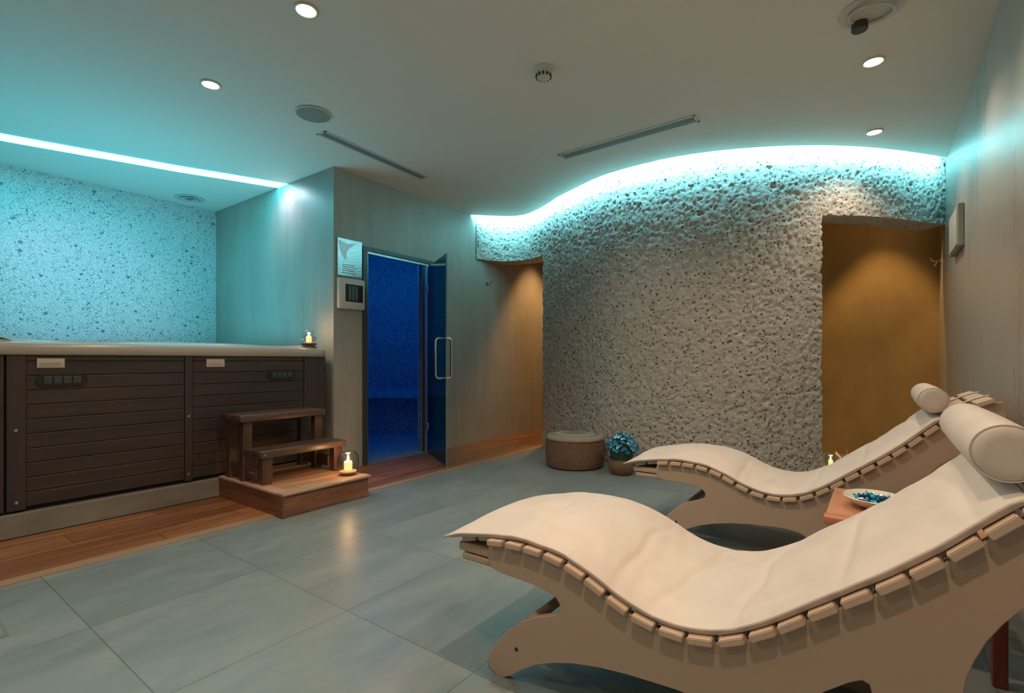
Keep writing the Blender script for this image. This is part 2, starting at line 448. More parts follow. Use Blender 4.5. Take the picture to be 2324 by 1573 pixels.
for (i, k) in need:
    p = Vector((wc[i].x, wc[i].y, zs[k])); d_ = relief(p)
    edge = min(abs(i - uL) if k <= kL else 99, abs(i - uR) if k <= kR else 99)
    p2 = p - nor[i] * d_
    if edge < 2: p2 += Vector((noise.noise(p * 30) * .008, 0, 0))
    idx[(i, k)] = len(v); v.append(p2)
for i in range(NU - 1):
    for k in range(ZN):
        if solid(i, k): f.append((idx[(i, k)], idx[(i + 1, k)], idx[(i + 1, k + 1)], idx[(i, k + 1)]))
# returns (jambs, soffits) and back skin
bidx = {}
def back(i, k):
    if (i, k) not in bidx:
        p = Vector((wc[i].x, wc[i].y, zs[k])) + nor[i] * TH
        p.x = min(max(p.x, XL), XR)
        bidx[(i, k)] = len(v); v.append(p)
    return bidx[(i, k)]
for k in range(kL): f.append((idx[(uL, k)], idx[(uL, k + 1)], back(uL, k + 1), back(uL, k)))
for k in range(kR): f.append((idx[(uR, k)], back(uR, k), back(uR, k + 1), idx[(uR, k + 1)]))
for i in range(uL): f.append((idx[(i, kL)], back(i, kL), back(i + 1, kL), idx[(i + 1, kL)]))
for i in range(uR, NU - 1): f.append((idx[(i, kR)], back(i, kR), back(i + 1, kR), idx[(i + 1, kR)]))
S = 6
for a0, a1, k0 in ((0, uL, kL), (uL, uR, 0), (uR, NU - 1, kR)):
    ii = list(range(a0, a1, S)) + [a1]
    for a, b_ in zip(ii[:-1], ii[1:]): f.append((back(a, k0), back(a, ZN), back(b_, ZN), back(b_, k0)))
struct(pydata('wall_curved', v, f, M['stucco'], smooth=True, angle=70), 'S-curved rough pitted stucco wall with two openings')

# blue steam room behind the glass door
sm = MB(); c0 = Vector((-4.6, 3.5)); R0 = 1.55
def arc(r, z0, z1, n=60, a0=-.62, a1=1.55):
    out = []
    for k in range(n + 1):
        a = PI * (a0 + (a1 - a0) * k / n); out.append((c0.x + r * math.cos(a), c0.y + r * math.sin(a)))
    return out
v = []; f = []
prof = [(1.55, 2.5), (1.55, 1.0), (1.535, 1.0), (1.53, .62), (1.50, .60), (1.12, .575), (1.07, .55), (1.06, .50), (1.12, .45), (1.14, 0.0)]
n = 72
for r, z in prof:
    for k in range(n):
        a = 2 * PI * k / n
        x = min(c0.x + r * 1.15 * math.cos(a), -4.13); y = c0.y + r * math.sin(a)
        v.append((x, max(y, 2.82), z))
for j in range(len(prof) - 1):
    for k in range(n):
        f.append((j * n + k, j * n + (k + 1) % n, (j + 1) * n + (k + 1) % n, (j + 1) * n + k))
# drop faces lying on the doorway plane
f = [q for q in f if not all(v[i][0] > -4.14 for i in q)]
struct(pydata('wall_steam_room', v, f, M['steam'], smooth=True, angle=50), 'blue lit round steam room wall with a bench seen through the door')
struct(MB().box((-6.4, 2.80, 2.5), (-4.12, 5.2, 2.6)).build('ceiling_steam_room', M['steam']))
struct(MB().box((-6.4, 2.80, 0), (-4.12, 5.2, .004)).build('floor_steam_room', M['steam']))
# jamb linings of the doorway
struct(MB().box((-4.14, 3.87, 0), (-4.121, 5.2, 2.5)).box((-4.14, 2.80, 0), (-4.121, 2.99, 2.5)).box((-4.14, 2.99, 2.07), (-4.121, 3.87, 2.5)).build('trim_2', M['steam']))

# door
door = empty('door_1', (XL, 3.42, 0)); door['kind'] = 'structure'; door['label'] = 'tinted glass steam room door standing open in a dark metal frame'
def rel(o): o.location = Vector(o.location) - Vector(door.location); return o
fr = MB().box((-4.05, 2.975, 0), (-3.925, 3.028, 2.083), .003).box((-4.05, 3.845, 0), (-3.925, 3.90, 2.083), .003).box((-4.05, 3.028, 2.042), (-3.925, 3.845, 2.083), .003)
rel(fr.build('door_frame', M['doorframe'], door))
al = MB().box((-3.96, 3.028, 0), (-3.935, 3.040, 2.03), .002).box((-3.96, 3.028, 2.018), (-3.935, 3.845, 2.042), .002).box((-3.96, 3.80, 0), (-3.93, 3.812, 2.03), .002)
rel(al.build('inner_frame_line', M['alu'], door))
leaf = empty('glass_leaf', (0, 0, 0)); leaf.parent = door
leaf.location = (XL + .02 - door.location.x, 3.80 - door.location.y, .01); leaf.rotation_euler = (0, 0, math.atan2(-.423, .692))
MB().box((.01, -.004, 0), (.80, .004, 1.985), .001).build('glass_pane', M['doorglass'], leaf)
MB().box((.797, -.005, 0), (.803, .005, 1.985)).box((.01, -.005, -.004), (.80, .005, .004)).build('pane_edge', plain('green_glass_edge', (.12, .22, .2), .2), leaf)
def dloop(sgn):
    pts = []
    x, z0, z1, dp, rr = .70, .82, 1.20, .075, .035
    path = [(0, z0), (dp, z0), (dp, z1), (0, z1)]
    pts.append((x, 0, z0))
    for k in range(7):
        a = -PI / 2 + k / 6 * PI / 2; pts.append((x, sgn * (dp - rr + rr * math.cos(a)), z0 + rr + rr * math.sin(a)))
    for k in range(7):
        a = k / 6 * PI / 2; pts.append((x, sgn * (dp - rr + rr * math.cos(a)), z1 - rr + rr * math.sin(a)))
    pts.append((x, 0, z1))
    return pts
MB().tube(dloop(1), .012, 12).build('pull_handle', M['chrome'], leaf, smooth=True)
MB().tube(dloop(-1), .012, 12).build('pull_handle', M['chrome'], leaf, smooth=True)
for z in (.25, 1.72): MB().box((-.02, -.012, z), (.05, .012, z + .07), .003).build('hinge', M['chrome'], leaf)

# ------------------------------------------------------------------ hot tub
YA, YB = .42, 2.585
XF = -3.92
tub = empty('hot_tub', (-4.95, 1.5, .0)); tag(tub, 'built-in hot tub with dark brown slatted cabinet and pale acrylic rim', 'hot tub')
def T(o, par=tub):
    o.location = Vector(o.location) - Vector(tub.location); return o
struct(MB().box((-6.0, YR, 0), (-3.895, 2.667, .137), .004).build('trim_3', M['plinth']), 'low grey stone plinth under the hot tub')
struct(MB().box((-3.896, YR, .0), (-3.889, 1.68, .009)).build('trim_4', M['darkgap']), 'dark shadow joint along the plinth')
# cabinet core
T(MB().box((-6.0, YA, .139), (-3.95, YB - .005, 1.02)).build('cabinet_core', M['darkgap'], tub))
def side_panel(y0, y1):
    m = MB(); z = .165; pitch = .0833
    while z < 1.02:
        m.box((-3.95, y0, z), (-3.925, y1, min(z + pitch - .006, 1.028)), .0025, 1)
        z += pitch
    m.box((-3.955, y0, .165), (-3.931, y1, 1.028))
    return m
p1 = T(side_panel(.66, 1.468).build('side_panel', M['tubpanel'], tub)); p2 = T(side_panel(1.52, 2.368).build('side_panel', M['tubpanel'], tub))
for y0, y1 in ((YA, .570), (.580, .66), (1.470, 1.518), (2.372, YB - .01)):
    T(MB().box((-3.95, y0, .15), (-3.92, y1, 1.03), .003).build('corner_board', M['tubstile'], tub))
def rounded(y0, y1, z0, z1, r, n=8):
    out = []
    for cy, cz, a0 in ((y1 - r, z1 - r, 0), (y0 + r, z1 - r, .5), (y0 + r, z0 + r, 1), (y1 - r, z0 + r, 1.5)):
        for k in range(n + 1):
            a = PI * (a0 + .5 * k / n); out.append((cy + r * math.cos(a), cz + r * math.sin(a)))
    return out
for y0, y1, pp in ((.70, .935, p1), (2.058, 2.29, p2)):
    hd = MB().prism(rounded(y0, y1, .848, .919, .034), 'x', -3.93, -3.915).build('vent_slot', M['blackp'], tub); T(hd)
    fin = MB()
    for k in range(4):
        w = (y1 - y0 - .06) / 4; a = y0 + .03 + k * w
        fin.box((-3.916, a + .003, .862), (-3.911, a + w - .003, .905), .002)
    fin.build('vent_grid', plain('vent_fin', (.05, .05, .055), .35), hd)
for (y0, y1, z0, z1, mt) in ((.706, .828, .957, 1.012, 'labely'), (1.61, 1.733, .953, 1.010, 'labelp')):
    lb = T(MB().box((-3.926, y0, z0), (-3.9215, y1, z1)).build('sticker', M['labelb'], tub)); 
    lb['label'] = 'pale warning sticker with coloured band'
    MB().box((-3.9225, y0 + .002, z1 - .022), (-3.9205, y1 - .002, z1 - .002)).build('sticker_band', M[mt], lb)
    tx = MB()
    for k in range(4):
        tx.box((-3.9225, y0 + .008, z0 + .005 + k * .0065), (-3.9207, y1 - .008 - .01 * (k % 2), z0 + .0075 + k * .0065))
    tx.build('sticker_print', M['ink'], lb)
for y, z in ((.618, .603), (.620, .195), (1.494, .605), (1.494, .198)):
    T(MB().lathe([(0, .006), (.006, .006), (.009, .003), (.009, 0)], 16, mat=Matrix.Translation((-3.92, y, z)) @ Matrix.Rotation(PI / 2, 4, 'Y')).build('screw', M['chrome'], tub, smooth=True))
# rim: swept rounded profile round a rectangle
def rim():
    prof = [(-.02, 1.030), (.005, 1.030), (.012, 1.040), (.012, 1.078), (.004, 1.096), (-.012, 1.102), (-.045, 1.104), (-.060, 1.118), (-.085, 1.131), (-.15, 1.131), (-.20, 1.118), (-.235, 1.08), (-.26, .98), (-.34, .75), (-.42, .45), (-.55, .40)]
    x0, x1, y0, y1 = -6.03, -3.92, YA - .01, YB
    per = []
    r = .06
    for cx_, cy_, a0 in ((x1 - r, y1 - r, 0), (x0 + r, y1 - r, .5), (x0 + r, y0 + r, 1), (x1 - r, y0 + r, 1.5)):
        for k in range(9):
            a = PI * (a0 + .5 * k / 8); per.append((cx_, cy_, a))
    # densify straight parts
    pts = []
    for i in range(len(per)):
        cx_, cy_, a = per[i]; nx_, ny_, na = per[(i + 1) % len(per)]
        pts.append((cx_, cy_, a))
        if (cx_, cy_) != (nx_, ny_):
            for q in range(1, 40): pts.append((cx_ + (nx_ - cx_) * q / 40, cy_ + (ny_ - cy_) * q / 40, a))
    v = []; f = []; n = len(pts)
    for (o_, z) in prof:
        for (cx_, cy_, a) in pts:
            zz = z
            if z > 1.11:   # raised inner ridge dips gently along the edge
                zz -= .010 * (0.5 + .5 * math.sin(cy_ * 5.2 + cx_ * 4)) ** 2
            v.append((cx_ + (r + o_) * math.cos(a) if o_ > -.06 else cx_ + (r + o_) * math.cos(a), cy_ + (r + o_) * math.sin(a), zz))
    for j in range(len(prof) - 1):
        for k in range(n): f.append((j * n + k, j * n + (k + 1) % n, (j + 1) * n + (k + 1) % n, (j + 1) * n + k))
    f.append(tuple(range((len(prof) - 1) * n, len(prof) * n)))
    return pydata('rim', v, f, M['acryl'], tub, smooth=True, angle=60)
T(rim())
T(MB().box((-5.75, YA + .25, 1.0), (-4.2, YB - .25, 1.01)).build('water', M['water'], tub))
for y in (.95, 1.95):
    T(MB().box((-5.90, y - .16, 1.09), (-5.80, y + .16, 1.15), .02, 3).build('headrest', M['blackp'], tub, smooth=True))

# ------------------------------------------------------------------ platform and steps
plat = empty('wooden_platform', (-3.46, 2.02, 0)); tag(plat, 'low square wooden platform under the tub steps', 'platform')
def P_(o, r): o.location = Vector(o.location) - Vector(r.location); return o
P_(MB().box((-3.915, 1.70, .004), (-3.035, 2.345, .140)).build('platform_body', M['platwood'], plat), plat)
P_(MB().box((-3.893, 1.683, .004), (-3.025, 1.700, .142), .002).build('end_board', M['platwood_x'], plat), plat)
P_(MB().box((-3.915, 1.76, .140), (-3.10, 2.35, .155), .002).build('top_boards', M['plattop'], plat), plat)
P_(MB().box((-3.10, 1.683, .140), (-3.018, 2.36, .156), .003).box((-3.893, 1.678, .140), (-3.10, 1.76, .156), .003).build('top_edging', M['platedge'], plat), plat)

st = empty('step_stool', (-3.58, 2.0, .155)); tag(st, 'dark stained two-tread wooden steps standing against the hot tub', 'steps')
P_(MB().box((-3.835, 1.665, .570), (-3.695, 2.325, .617), .006).box((-3.688, 1.665, .570), (-3.535, 2.325, .617), .006).build('upper_tread', M['stepwood'], st, smooth=True), st)
P_(MB().box((-3.575, 1.70, .338), (-3.46, 2.365, .385), .006).box((-3.454, 1.70, .338), (-3.325, 2.365, .385), .006).build('lower_tread', M['stepwood'], st, smooth=True), st)
for y in (1.725, 2.275):
    P_(MB().box((-3.405, y - .005, .156), (-3.345, y + .065, .338), .004).build('leg', M['stepwood_z'], st), st)
    P_(MB().box((-3.62, y - .03, .156), (-3.56, y + .035, .570), .004).build('leg', M['stepwood_z'], st), st)
    P_(MB().box((-3.82, y - .03, .156), (-3.76, y + .035, .570), .004).build('leg', M['stepwood_z'], st), st)
    P_(MB().box((-3.76, y - .02, .19), (-3.405, y + .005, .27), .003).build('side_rail', M['stepwood_z'], st), st)
P_(MB().box((-3.80, 1.76, .51), (-3.78, 2.25, .565), .003).build('cross_rail', M['stepwood'], st), st)
for y in (1.732, 2.33):
    P_(MB().lathe([(0, .004), (.007, .003), (.008, 0)], 12, mat=Matrix.Translation((-3.325, y - .005, .362)) @ Matrix.Rotation(PI / 2, 4, 'Y')).build('bolt', M['chrome'], st, smooth=True), st)
P_(MB().box((-3.50, 1.703, .225), (-3.42, 1.706, .237)).build('metal_bracket', M['chrome'], st), st)

# ------------------------------------------------------------------ candles in glass bowls
def candle(loc, R_, H_, label, grp='lit candles in glass bowls', dish=False, watts=3.0):
    root = empty('candle_bowl', loc); tag(root, label, 'candle', grp)
    prof = [(0, .004), (R_ * .55, .004), (R_ * .85, H_ * .16), (R_, H_ * .45), (R_ * .93, H_ * .78), (R_ * .72, H_), (R_ * .70, H_), (R_ * .905, H_ * .77), (R_ * .975, H_ * .45), (R_ * .82, H_ * .18), (R_ * .52, .010), (0, .010)]
    MB().lathe(prof, 40).build('glass_bowl', M['glass'], root, smooth=True, angle=180)
    if dish:
        MB().lathe([(0, 0), (R_ * .9, 0), (R_ * 1.15, .012), (R_ * 1.1, .014), (R_ * .8, .006), (0, .004)], 32).build('dish', M['tableleg'], root, smooth=True)
    MB().lathe([(0, .012), (R_ * .7, .014), (R_ * .78, H_ * .16), (R_ * .6, H_ * .20), (0, H_ * .21)], 24).build('sand', plain('candle_sand', (.55, .4, .24), .9), root, smooth=True)
    w = MB().lathe([(0, H_ * .2), (R_ * .36, H_ * .2), (R_ * .38, H_ * .55), (R_ * .30, H_ * .60), (0, H_ * .56)], 24).build('wax', M['wax'], root, smooth=True)
    MB().lathe([(0, H_ * .56), (R_ * .05, H_ * .60), (R_ * .12, H_ * .68), (R_ * .09, H_ * .78), (0, H_ * .92)], 12).build('flame', M['flame'], root, smooth=True)
    ld = bpy.data.lights.new('candle_light', 'POINT'); ld.energy = watts; ld.color = (1, .5, .2); ld.shadow_soft_size = .02
    lo = bpy.data.objects.new('candle_light', ld); link(lo, root); lo.location = (0, 0, H_ * .95)
    return root
candle((-3.165, 2.265, .157), .080, .165, 'lit candle in a round glass bowl on the wooden platform', watts=2.2)
candle((-4.02, 2.475, 1.134), .062, .125, 'lit candle in a glass bowl on the hot tub rim corner', dish=True, watts=1.6)
candle((-.36, 5.47, .0), .050, .13, 'small lit candle on the floor inside the ochre opening', watts=1.2)
# dry reeds beside the candle
rd = MB()
for k in range(7):
    a = random.uniform(-.7, .7); L = random.uniform(.10, .2)
    rd.tube([(0, 0, .001), (math.sin(a) * L * .5, .02 * math.cos(k), L * .6), (math.sin(a) * L * 1.2, .05 * math.cos(k * 2), L)], .003, 5)
tag(rd.build('dry_twigs', M['reed'], loc=(-.22, 5.5, 0)), 'few dry twigs on the floor beside the small candle', 'twigs')

# ------------------------------------------------------------------ wall fittings left of the door
sg = empty('steel_sign', (XL, 2.832, 1.94)); tag(sg, 'square polished steel plate on the wall above the control panel', 'sign')
t = NT('polished_plate'); b = t.bsdf(Base_Color=(.50, .52, .52, 1), Metallic=.9, Roughness=.24)
t.bump(t.noise(t.coord((3, 3, 14)), 8, 3), b, .3, .004)
P_(MB().box((XL + .001, 2.698, 1.770), (XL + .012, 2.966, 2.113), .003).build('plate', t.m, sg), sg)
P_(MB().prism([(2.712, 2.09), (2.80, 2.065), (2.90, 2.085), (2.835, 2.04), (2.80, 2.0), (2.785, 1.915), (2.745, 1.955), (2.72, 2.02)], 'x', XL + .012, XL + .0128).build('painted_glare', plain('glare_paint', (.80, .86, .88), .3, .2), sg), sg)  # reflective glare of the plate, painted on as a pale patch
tx = MB()
for k in range(5): tx.box((XL + .012, 2.75, 1.80 + k * .018), (XL + .0128, 2.90 - .02 * (k % 3), 1.805 + k * .018))
P_(tx.build('engraved_lines', plain('grey_engraving', (.3, .3, .3), .4), sg), sg)
cp = empty('control_panel', (XL, 2.84, 1.61)); tag(cp, 'beige wall control box with dark square screen beside the glass door', 'control panel')
P_(MB().box((XL + .001, 2.692, 1.470), (XL + .05, 2.972, 1.748), .014, 4).build('housing', M['white'], cp, smooth=True), cp)
P_(MB().box((XL + .046, 2.755, 1.535), (XL + .053, 2.945, 1.695), .004).build('screen', M['screen'], cp), cp)
s_ = MB()
for k in range(3): s_.box((XL + .053, 2.79 + k * .035, 1.55), (XL + .0545, 2.815 + k * .035, 1.68))
P_(s_.build('screen_display', plain('dim_display', (.10, .12, .12), .3), cp), cp)

def hook(loc, sx_, label):
    o = empty('wall_hook', loc); tag(o, label, 'hook')
    MB().lathe([(0, 0), (.022, 0), (.022, .006), (0, .008)], 20, mat=Matrix.Rotation(sx_ * PI / 2, 4, 'Y')).build('mount', M['chrome'], o, smooth=True)
    MB().tube([(0, 0, 0), (sx_ * .045, 0, 0), (sx_ * .07, 0, .012), (sx_ * .075, 0, .035)], .007, 8).tube([(sx_ * .03, 0, 0), (sx_ * .04, 0, -.03), (sx_ * .055, 0, -.045)], .006, 8).build('peg', M['chrome'], o, smooth=True)
hook((XL + .002, 4.84, 1.95), 1, 'small steel robe hook on the left grey wall')
hook((XR - .002, 6.2, 1.94), -1, 'small steel robe hook on the right wall inside the opening')
# plaque on the right wall
pq = empty('wall_plaque', (XR, 4.85, 1.95)); tag(pq, 'pale framed plaque mounted on the right wall', 'plaque')
P_(MB().box((XR - .034, 4.62, 1.795), (XR - .001, 5.12, 2.09), .004).build('frame', plain('plaque_frame', (.30, .29, .26), .5), pq), pq)
P_(MB().box((XR - .040, 4.64, 1.81), (XR - .034, 5.10, 2.075), .002).build('face', plain('plaque_face', (.55, .5, .44), .5), pq), pq)

# ------------------------------------------------------------------ ceiling fittings
def spot(loc, e, ang=1.9, blend=.8, aim=(0, 0, -1), col=(1, .73, .50), r=.035, parent=None):
    ld = bpy.data.lights.new('downlight_or_fill', 'SPOT'); ld.energy = e; ld.spot_size = ang; ld.spot_blend = blend; ld.color = col; ld.shadow_soft_size = r
    o = bpy.data.objects.new('downlight_or_fill', ld); link(o); o.location = loc
    o.rotation_euler = Vector(aim).to_track_quat('-Z', 'Y').to_euler(); return o
def downlight(x, y, label):
    o = empty('downlight', (x, y, CZ)); tag(o, label, 'ceiling light', 'recessed ceiling downlights')
    MB().lathe([(.046, -.001), (.058, -.001), (.060, -.006), (.050, -.009), (.046, -.006)], 32).build('trim_ring', M['white'], o, smooth=True)
    MB().lathe([(0, -.007), (.0475, -.006), (.0475, -.001)], 32).build('lens', M['lampwhite'], o, smooth=True)
    return o
downlight(-2.291, 1.396, 'round warm downlight at the top edge above the steps')
downlight(-3.394, 1.417, 'round warm downlight nearest the hot tub light strip')
downlight(-.026, 3.588, 'round warm downlight in front of the round ceiling fitting near the right wall')
downlight(-.029, 4.698, 'round warm downlight nearest the curved cove near the right opening')
W = 42
for x, y, e in ((-2.291, 1.396, W), (-3.394, 1.417, W * .7), (-.026, 3.588, W * .9), (-.029, 4.698, W * .6), (-1.19, 1.40, W * 2.1), (-.03, 2.48, W * .8),
                (-.22, .32, W * 1.7), (-2.29, .3, W * .6), (-1.6, -1.1, W*1.3), (-1.5, 3.2, W * .8)):
    spot((x, y, CZ - .03), e, 2.3 if y > 0 else 2.6)  # several have no fitting; the rearmost is added fill behind the camera
spot((-4.70, 2.47, CZ - .015), 15, 2.3, 1.0, aim=(.12, .6, -1), col=(.95, .78, .95), r=.06)  # spot added for the pale scallop where the light strip ends
spot((-3.394, 1.417, CZ - .03), 55, .75, 1.0, aim=(-1, .0, -.42), col=(1, .66, .88))  # second spot added at this downlight to tint the mosaic pinkish
# passage lamps
spot((-3.46, 5.85, TOP - .05), 170, 1.3, .6, col=(1, .55, .2)); spot((0.02, 5.95, TOP - .05), 120, 1.05, .5, col=(1, .64, .30)); spot((-1.8, 6.0, TOP - .05), 30, 1.9, .6, col=(1, .6, .25))

# ceiling speaker grille, smoke detector, swivel fitting, alcove diffuser
o = empty('ceiling_speaker', (-3.215, 2.015, CZ)); tag(o, 'flat round ceiling speaker grille above the steam room corner', 'speaker')
MB().lathe([(.118, -.001), (.124, -.005), (.120, -.010), (.112, -.010)], 48).build('rim_ring', M['white'], o, smooth=True)
MB().lathe([(0, -.012), (.112, -.009), (.112, -.001)], 48).build('grille', plain('speaker_mesh', (.30, .31, .30), .6), o, smooth=True)
o = empty('smoke_detector', (-1.615, 2.52, CZ)); tag(o, 'small white smoke detector in the middle of the ceiling', 'smoke detector')
MB().lathe([(0, -.001), (.062, -.001), (.062, -.008), (.05, -.014), (.048, -.02), (0, -.02)], 40).build('mount', M['white'], o, smooth=True)
MB().lathe([(.046, -.02), (.048, -.034), (.043, -.05), (.03, -.058), (0, -.06)], 40).build('head', M['white'], o, smooth=True)
sl = MB()
for k in range(12):
    a = 2 * PI * k / 12; sl.box((-.006, .040, -.052), (.006, .0485, -.036), mat=Matrix.Rotation(a, 4, 'Z'))
sl.build('sensor_slots', M['blackp'], o)
o = empty('swivel_fitting', (-.03, 3.055, CZ)); tag(o, 'large round white ceiling fitting with tilted ring and dark sensor', 'ceiling fitting')
MB().lathe([(0, -.001), (.135, -.001), (.138, -.005), (.12, -.009), (.10, -.006), (0, -.004)], 56).build('base_disc', M['white'], o, smooth=True)
MB().tube([(.092 * math.cos(a), .092 * math.sin(a), -.020 - .012 * math.sin(a + 2.3)) for a in [2 * PI * k / 48 for k in range(48)]], .007, 8, closed=True).build('tilted_ring', M['white'], o, smooth=True)
MB().lathe([(0, -.045), (.034, -.045), (.037, -.04), (.036, -.006)], 32, c=(-.05, .075, 0)).build('sensor', plain('dark_sensor', (.06, .055, .05), .5), o, smooth=True)
o = empty('ceiling_diffuser', (-5.965, 2.28, CZ)); tag(o, 'faint round ceiling air diffuser over the back of the hot tub', 'air diffuser')
MB().lathe([(.125, -.001), (.14, -.004), (.12, -.010), (.10, -.004)], 48).build('outer_ring', M['white'], o, smooth=True)
MB().lathe([(.07, -.004), (.085, -.012), (.065, -.014), (.05, -.005)], 48).build('inner_ring', M['white'], o, smooth=True)
MB().lathe([(0, -.02), (.02, -.018), (.03, -.003)], 32).box((-.1, -.004, -.008), (.1, .004, -.002)).box((-.004, -.1, -.008), (.004, .1, -.002)).build('hub', M['vent_in'], o, smooth=True)
def slotvent(a, b_, w, label):
    a = Vector(a); b_ = Vector(b_); d_ = b_ - a; L = d_.length
    o = empty('linear_vent', ((a.x + b_.x) / 2, (a.y + b_.y) / 2, CZ), math.atan2(d_.y, d_.x)); tag(o, label, 'air vent', 'linear ceiling vents')
    h = w / 2
    MB().box((-L / 2, -h, -.004), (L / 2, -h + .022, -.001), .002).box((-L / 2, h - .022, -.004), (L / 2, h, -.001), .002).box((-L / 2, -h, -.004), (-L / 2 + .02, h, -.001), .002).box((L / 2 - .02, -h, -.004), (L / 2, h, -.001), .002).build('frame', M['white'], o)
    MB().box((-L / 2 + .02, -h + .022, -.0025), (L / 2 - .02, h - .022, -.0015)).box((-L / 2 + .02, -.002, -.0035), (L / 2 - .02, .002, -.002)).build('slot', M['vent_in'], o)
slotvent((-3.435, 2.21), (-3.50, 3.36), .11, 'narrow linear ceiling vent running toward the glass door')
slotvent((-2.19, 3.70), (-1.05, 3.68), .13, 'narrow linear ceiling vent in front of the curved wall')

# light strips
top_ = spline([(-5.62, -1.6), (-5.62, -.6), (-5.56, .1), (-5.47, .62), (-5.303, 1.128), (-5.157, 1.529), (-5.049, 1.837), (-4.905, 2.17), (-4.70, 2.664)], .05)
v = []; f = []
for i, p in enumerate(top_):
    tg = top_[min(i + 1, len(top_) - 1)] - top_[max(i - 1, 0)]; tg.normalize(); nn = Vector((-tg.y, tg.x, 0))
    w = .165
    v += [(p.x, p.y, CZ - .004), (p.x + nn.x * w, p.y + nn.y * w, CZ - .004)]
for i in range(len(top_) - 1): f.append((2 * i, 2 * i + 1, 2 * i + 3, 2 * i + 2))
# clip against the side wall
v = [(x, min(y, 2.666), z) for x, y, z in v]
tag(pydata('light_strip', v, f, M['led'], smooth=False), 'long curved cyan-white light strip recessed in the ceiling over the hot tub', 'light strip')
v = []; f = []
for i, p in enumerate(cc):
    tg = cc[min(i + 1, len(cc) - 1)] - cc[max(i - 1, 0)]; tg.normalize(); nn = Vector((-tg.y, tg.x, 0)); q = p + nn * .004
    x = min(max(q.x, XL + .002), XR - .002)
    v += [(x, q.y, CZ + .012), (x, q.y, CZ + .042)]
for i in range(len(cc) - 1): f.append((2 * i, 2 * i + 1, 2 * i + 3, 2 * i + 2))
tag(pydata('cove_light_strip', v, f, M['ledcove'], smooth=False), 'cyan-white light strip hidden along the S-curved ceiling edge', 'light strip')

# ------------------------------------------------------------------ loungers
OX, OY = -.40, 1.558        # the near lounger's base point; profile values below are plan positions of it
def sh(p): return (p[0] - OX, p[1])
SLAT = [(-1.17, .392), (-1.09, .412), (-.997, .429), (-.926, .436), (-.848, .437), (-.771, .430), (-.697, .412), (-.628, .384), (-.569, .356), (-.502, .333), (-.433, .324),
        (-.368, .327), (-.302, .343), (-.238, .375), (-.177, .415), (-.118, .460), (-.059, .504), (-.001, .548), (.053, .592), (.107, .640), (.158, .690), (.212, .742), (.262, .787), (.322, .824), (.370, .845), (.398, .850)]
sl = spline([sh(p) for p in SLAT], .0049)        # x,y(=z) along the lying surface
def frame_at(s_):
    i = min(max(int(s_), 0), len(sl) - 1); tg = sl[min(i + 3, len(sl) - 1)] - sl[max(i - 3, 0)]; tg.normalize()
    return sl[i], tg, Vector((-tg.y, tg.x, 0))
step_len = (sl[1] - sl[0]).length; Ltot = step_len * (len(sl) - 1)
HW = .325     # half width to the slat ends
def panel_mesh():
    top = []
    i0 = min(range(len(sl)), key=lambda i: abs(sl[i].x - (-1.0 - OX)))
    for i in range(i0, len(sl), 5):
        p, tg, nn = frame_at(i); q = p - nn * .019; top.append((q.x, q.y))
    head = [sh(p) for p in [(.404, .826), (.408, .810), (.411, .79), (.411, .75), (.405, .715), (.385, .69), (.33, .648), (.26, .600), (.205, .557), (.18, .522), (.158, .483), (.142, .443), (.130, .405), (.124, .36), (.120, .28), (.121, .15), (.127, .04), (.128, .012), (.118, .0),
                              (-.19, .0), (-.205, .008), (-.214, .03), (-.232, .09), (-.262, .14), (-.305, .166), (-.36, .174), (-.412, .174), (-.465, .170), (-.54, .164), (-.62, .153), (-.706, .134), (-.775, .111), (-.838, .082), (-.889, .047), (-.931, .014), (-.955, .002), (-.985, .0),
                              (-1.008, .012), (-1.017, .035), (-1.006, .062), (-.981, .10), (-.937, .150), (-.889, .193), (-.828, .226), (-.782, .244), (-.757, .256), (-.746, .272), (-.748, .290), (-.761, .306), (-.785, .317), (-.828, .323), (-.889, .326), (-.97, .329),
                              (-1.002, .335), (-1.014, .352), (-1.018, .38), (-1.012, .402)]]
    outer = top + head
    hole = [sh(p) for p in [(-.12, .225), (-.118, .262), (-.098, .290), (-.050, .330), (-.028, .343), (-.014, .338), (-.010, .322), (-.010, .232), (-.018, .218), (-.108, .214)]]
    cu = bpy.data.curves.new('tmp', 'CURVE'); cu.dimensions = '2D'; cu.fill_mode = 'BOTH'; cu.extrude = .0105; cu.bevel_depth = .002; cu.bevel_resolution = 1
    for pl in (outer, hole):
        s_ = cu.splines.new('POLY'); s_.points.add(len(pl) - 1); s_.use_cyclic_u = True
        for k, (x, z) in enumerate(pl): s_.points[k].co = (x, z, 0, 1)
    ob = bpy.data.objects.new('tmp', cu); C.objects.link(ob)
    bpy.context.view_layer.update()
    dg = bpy.context.evaluated_depsgraph_get()
    me = bpy.data.meshes.new_from_object(ob.evaluated_get(dg)); 
    bpy.data.objects.remove(ob); 
    me.transform(Matrix(((1, 0, 0, 0), (0, 0, -1, 0), (0, 1, 0, 0), (0, 0, 0, 1))))
    me.materials.clear(); me.materials.append(M['lacq']); me.name = 'side_panel'
    return me
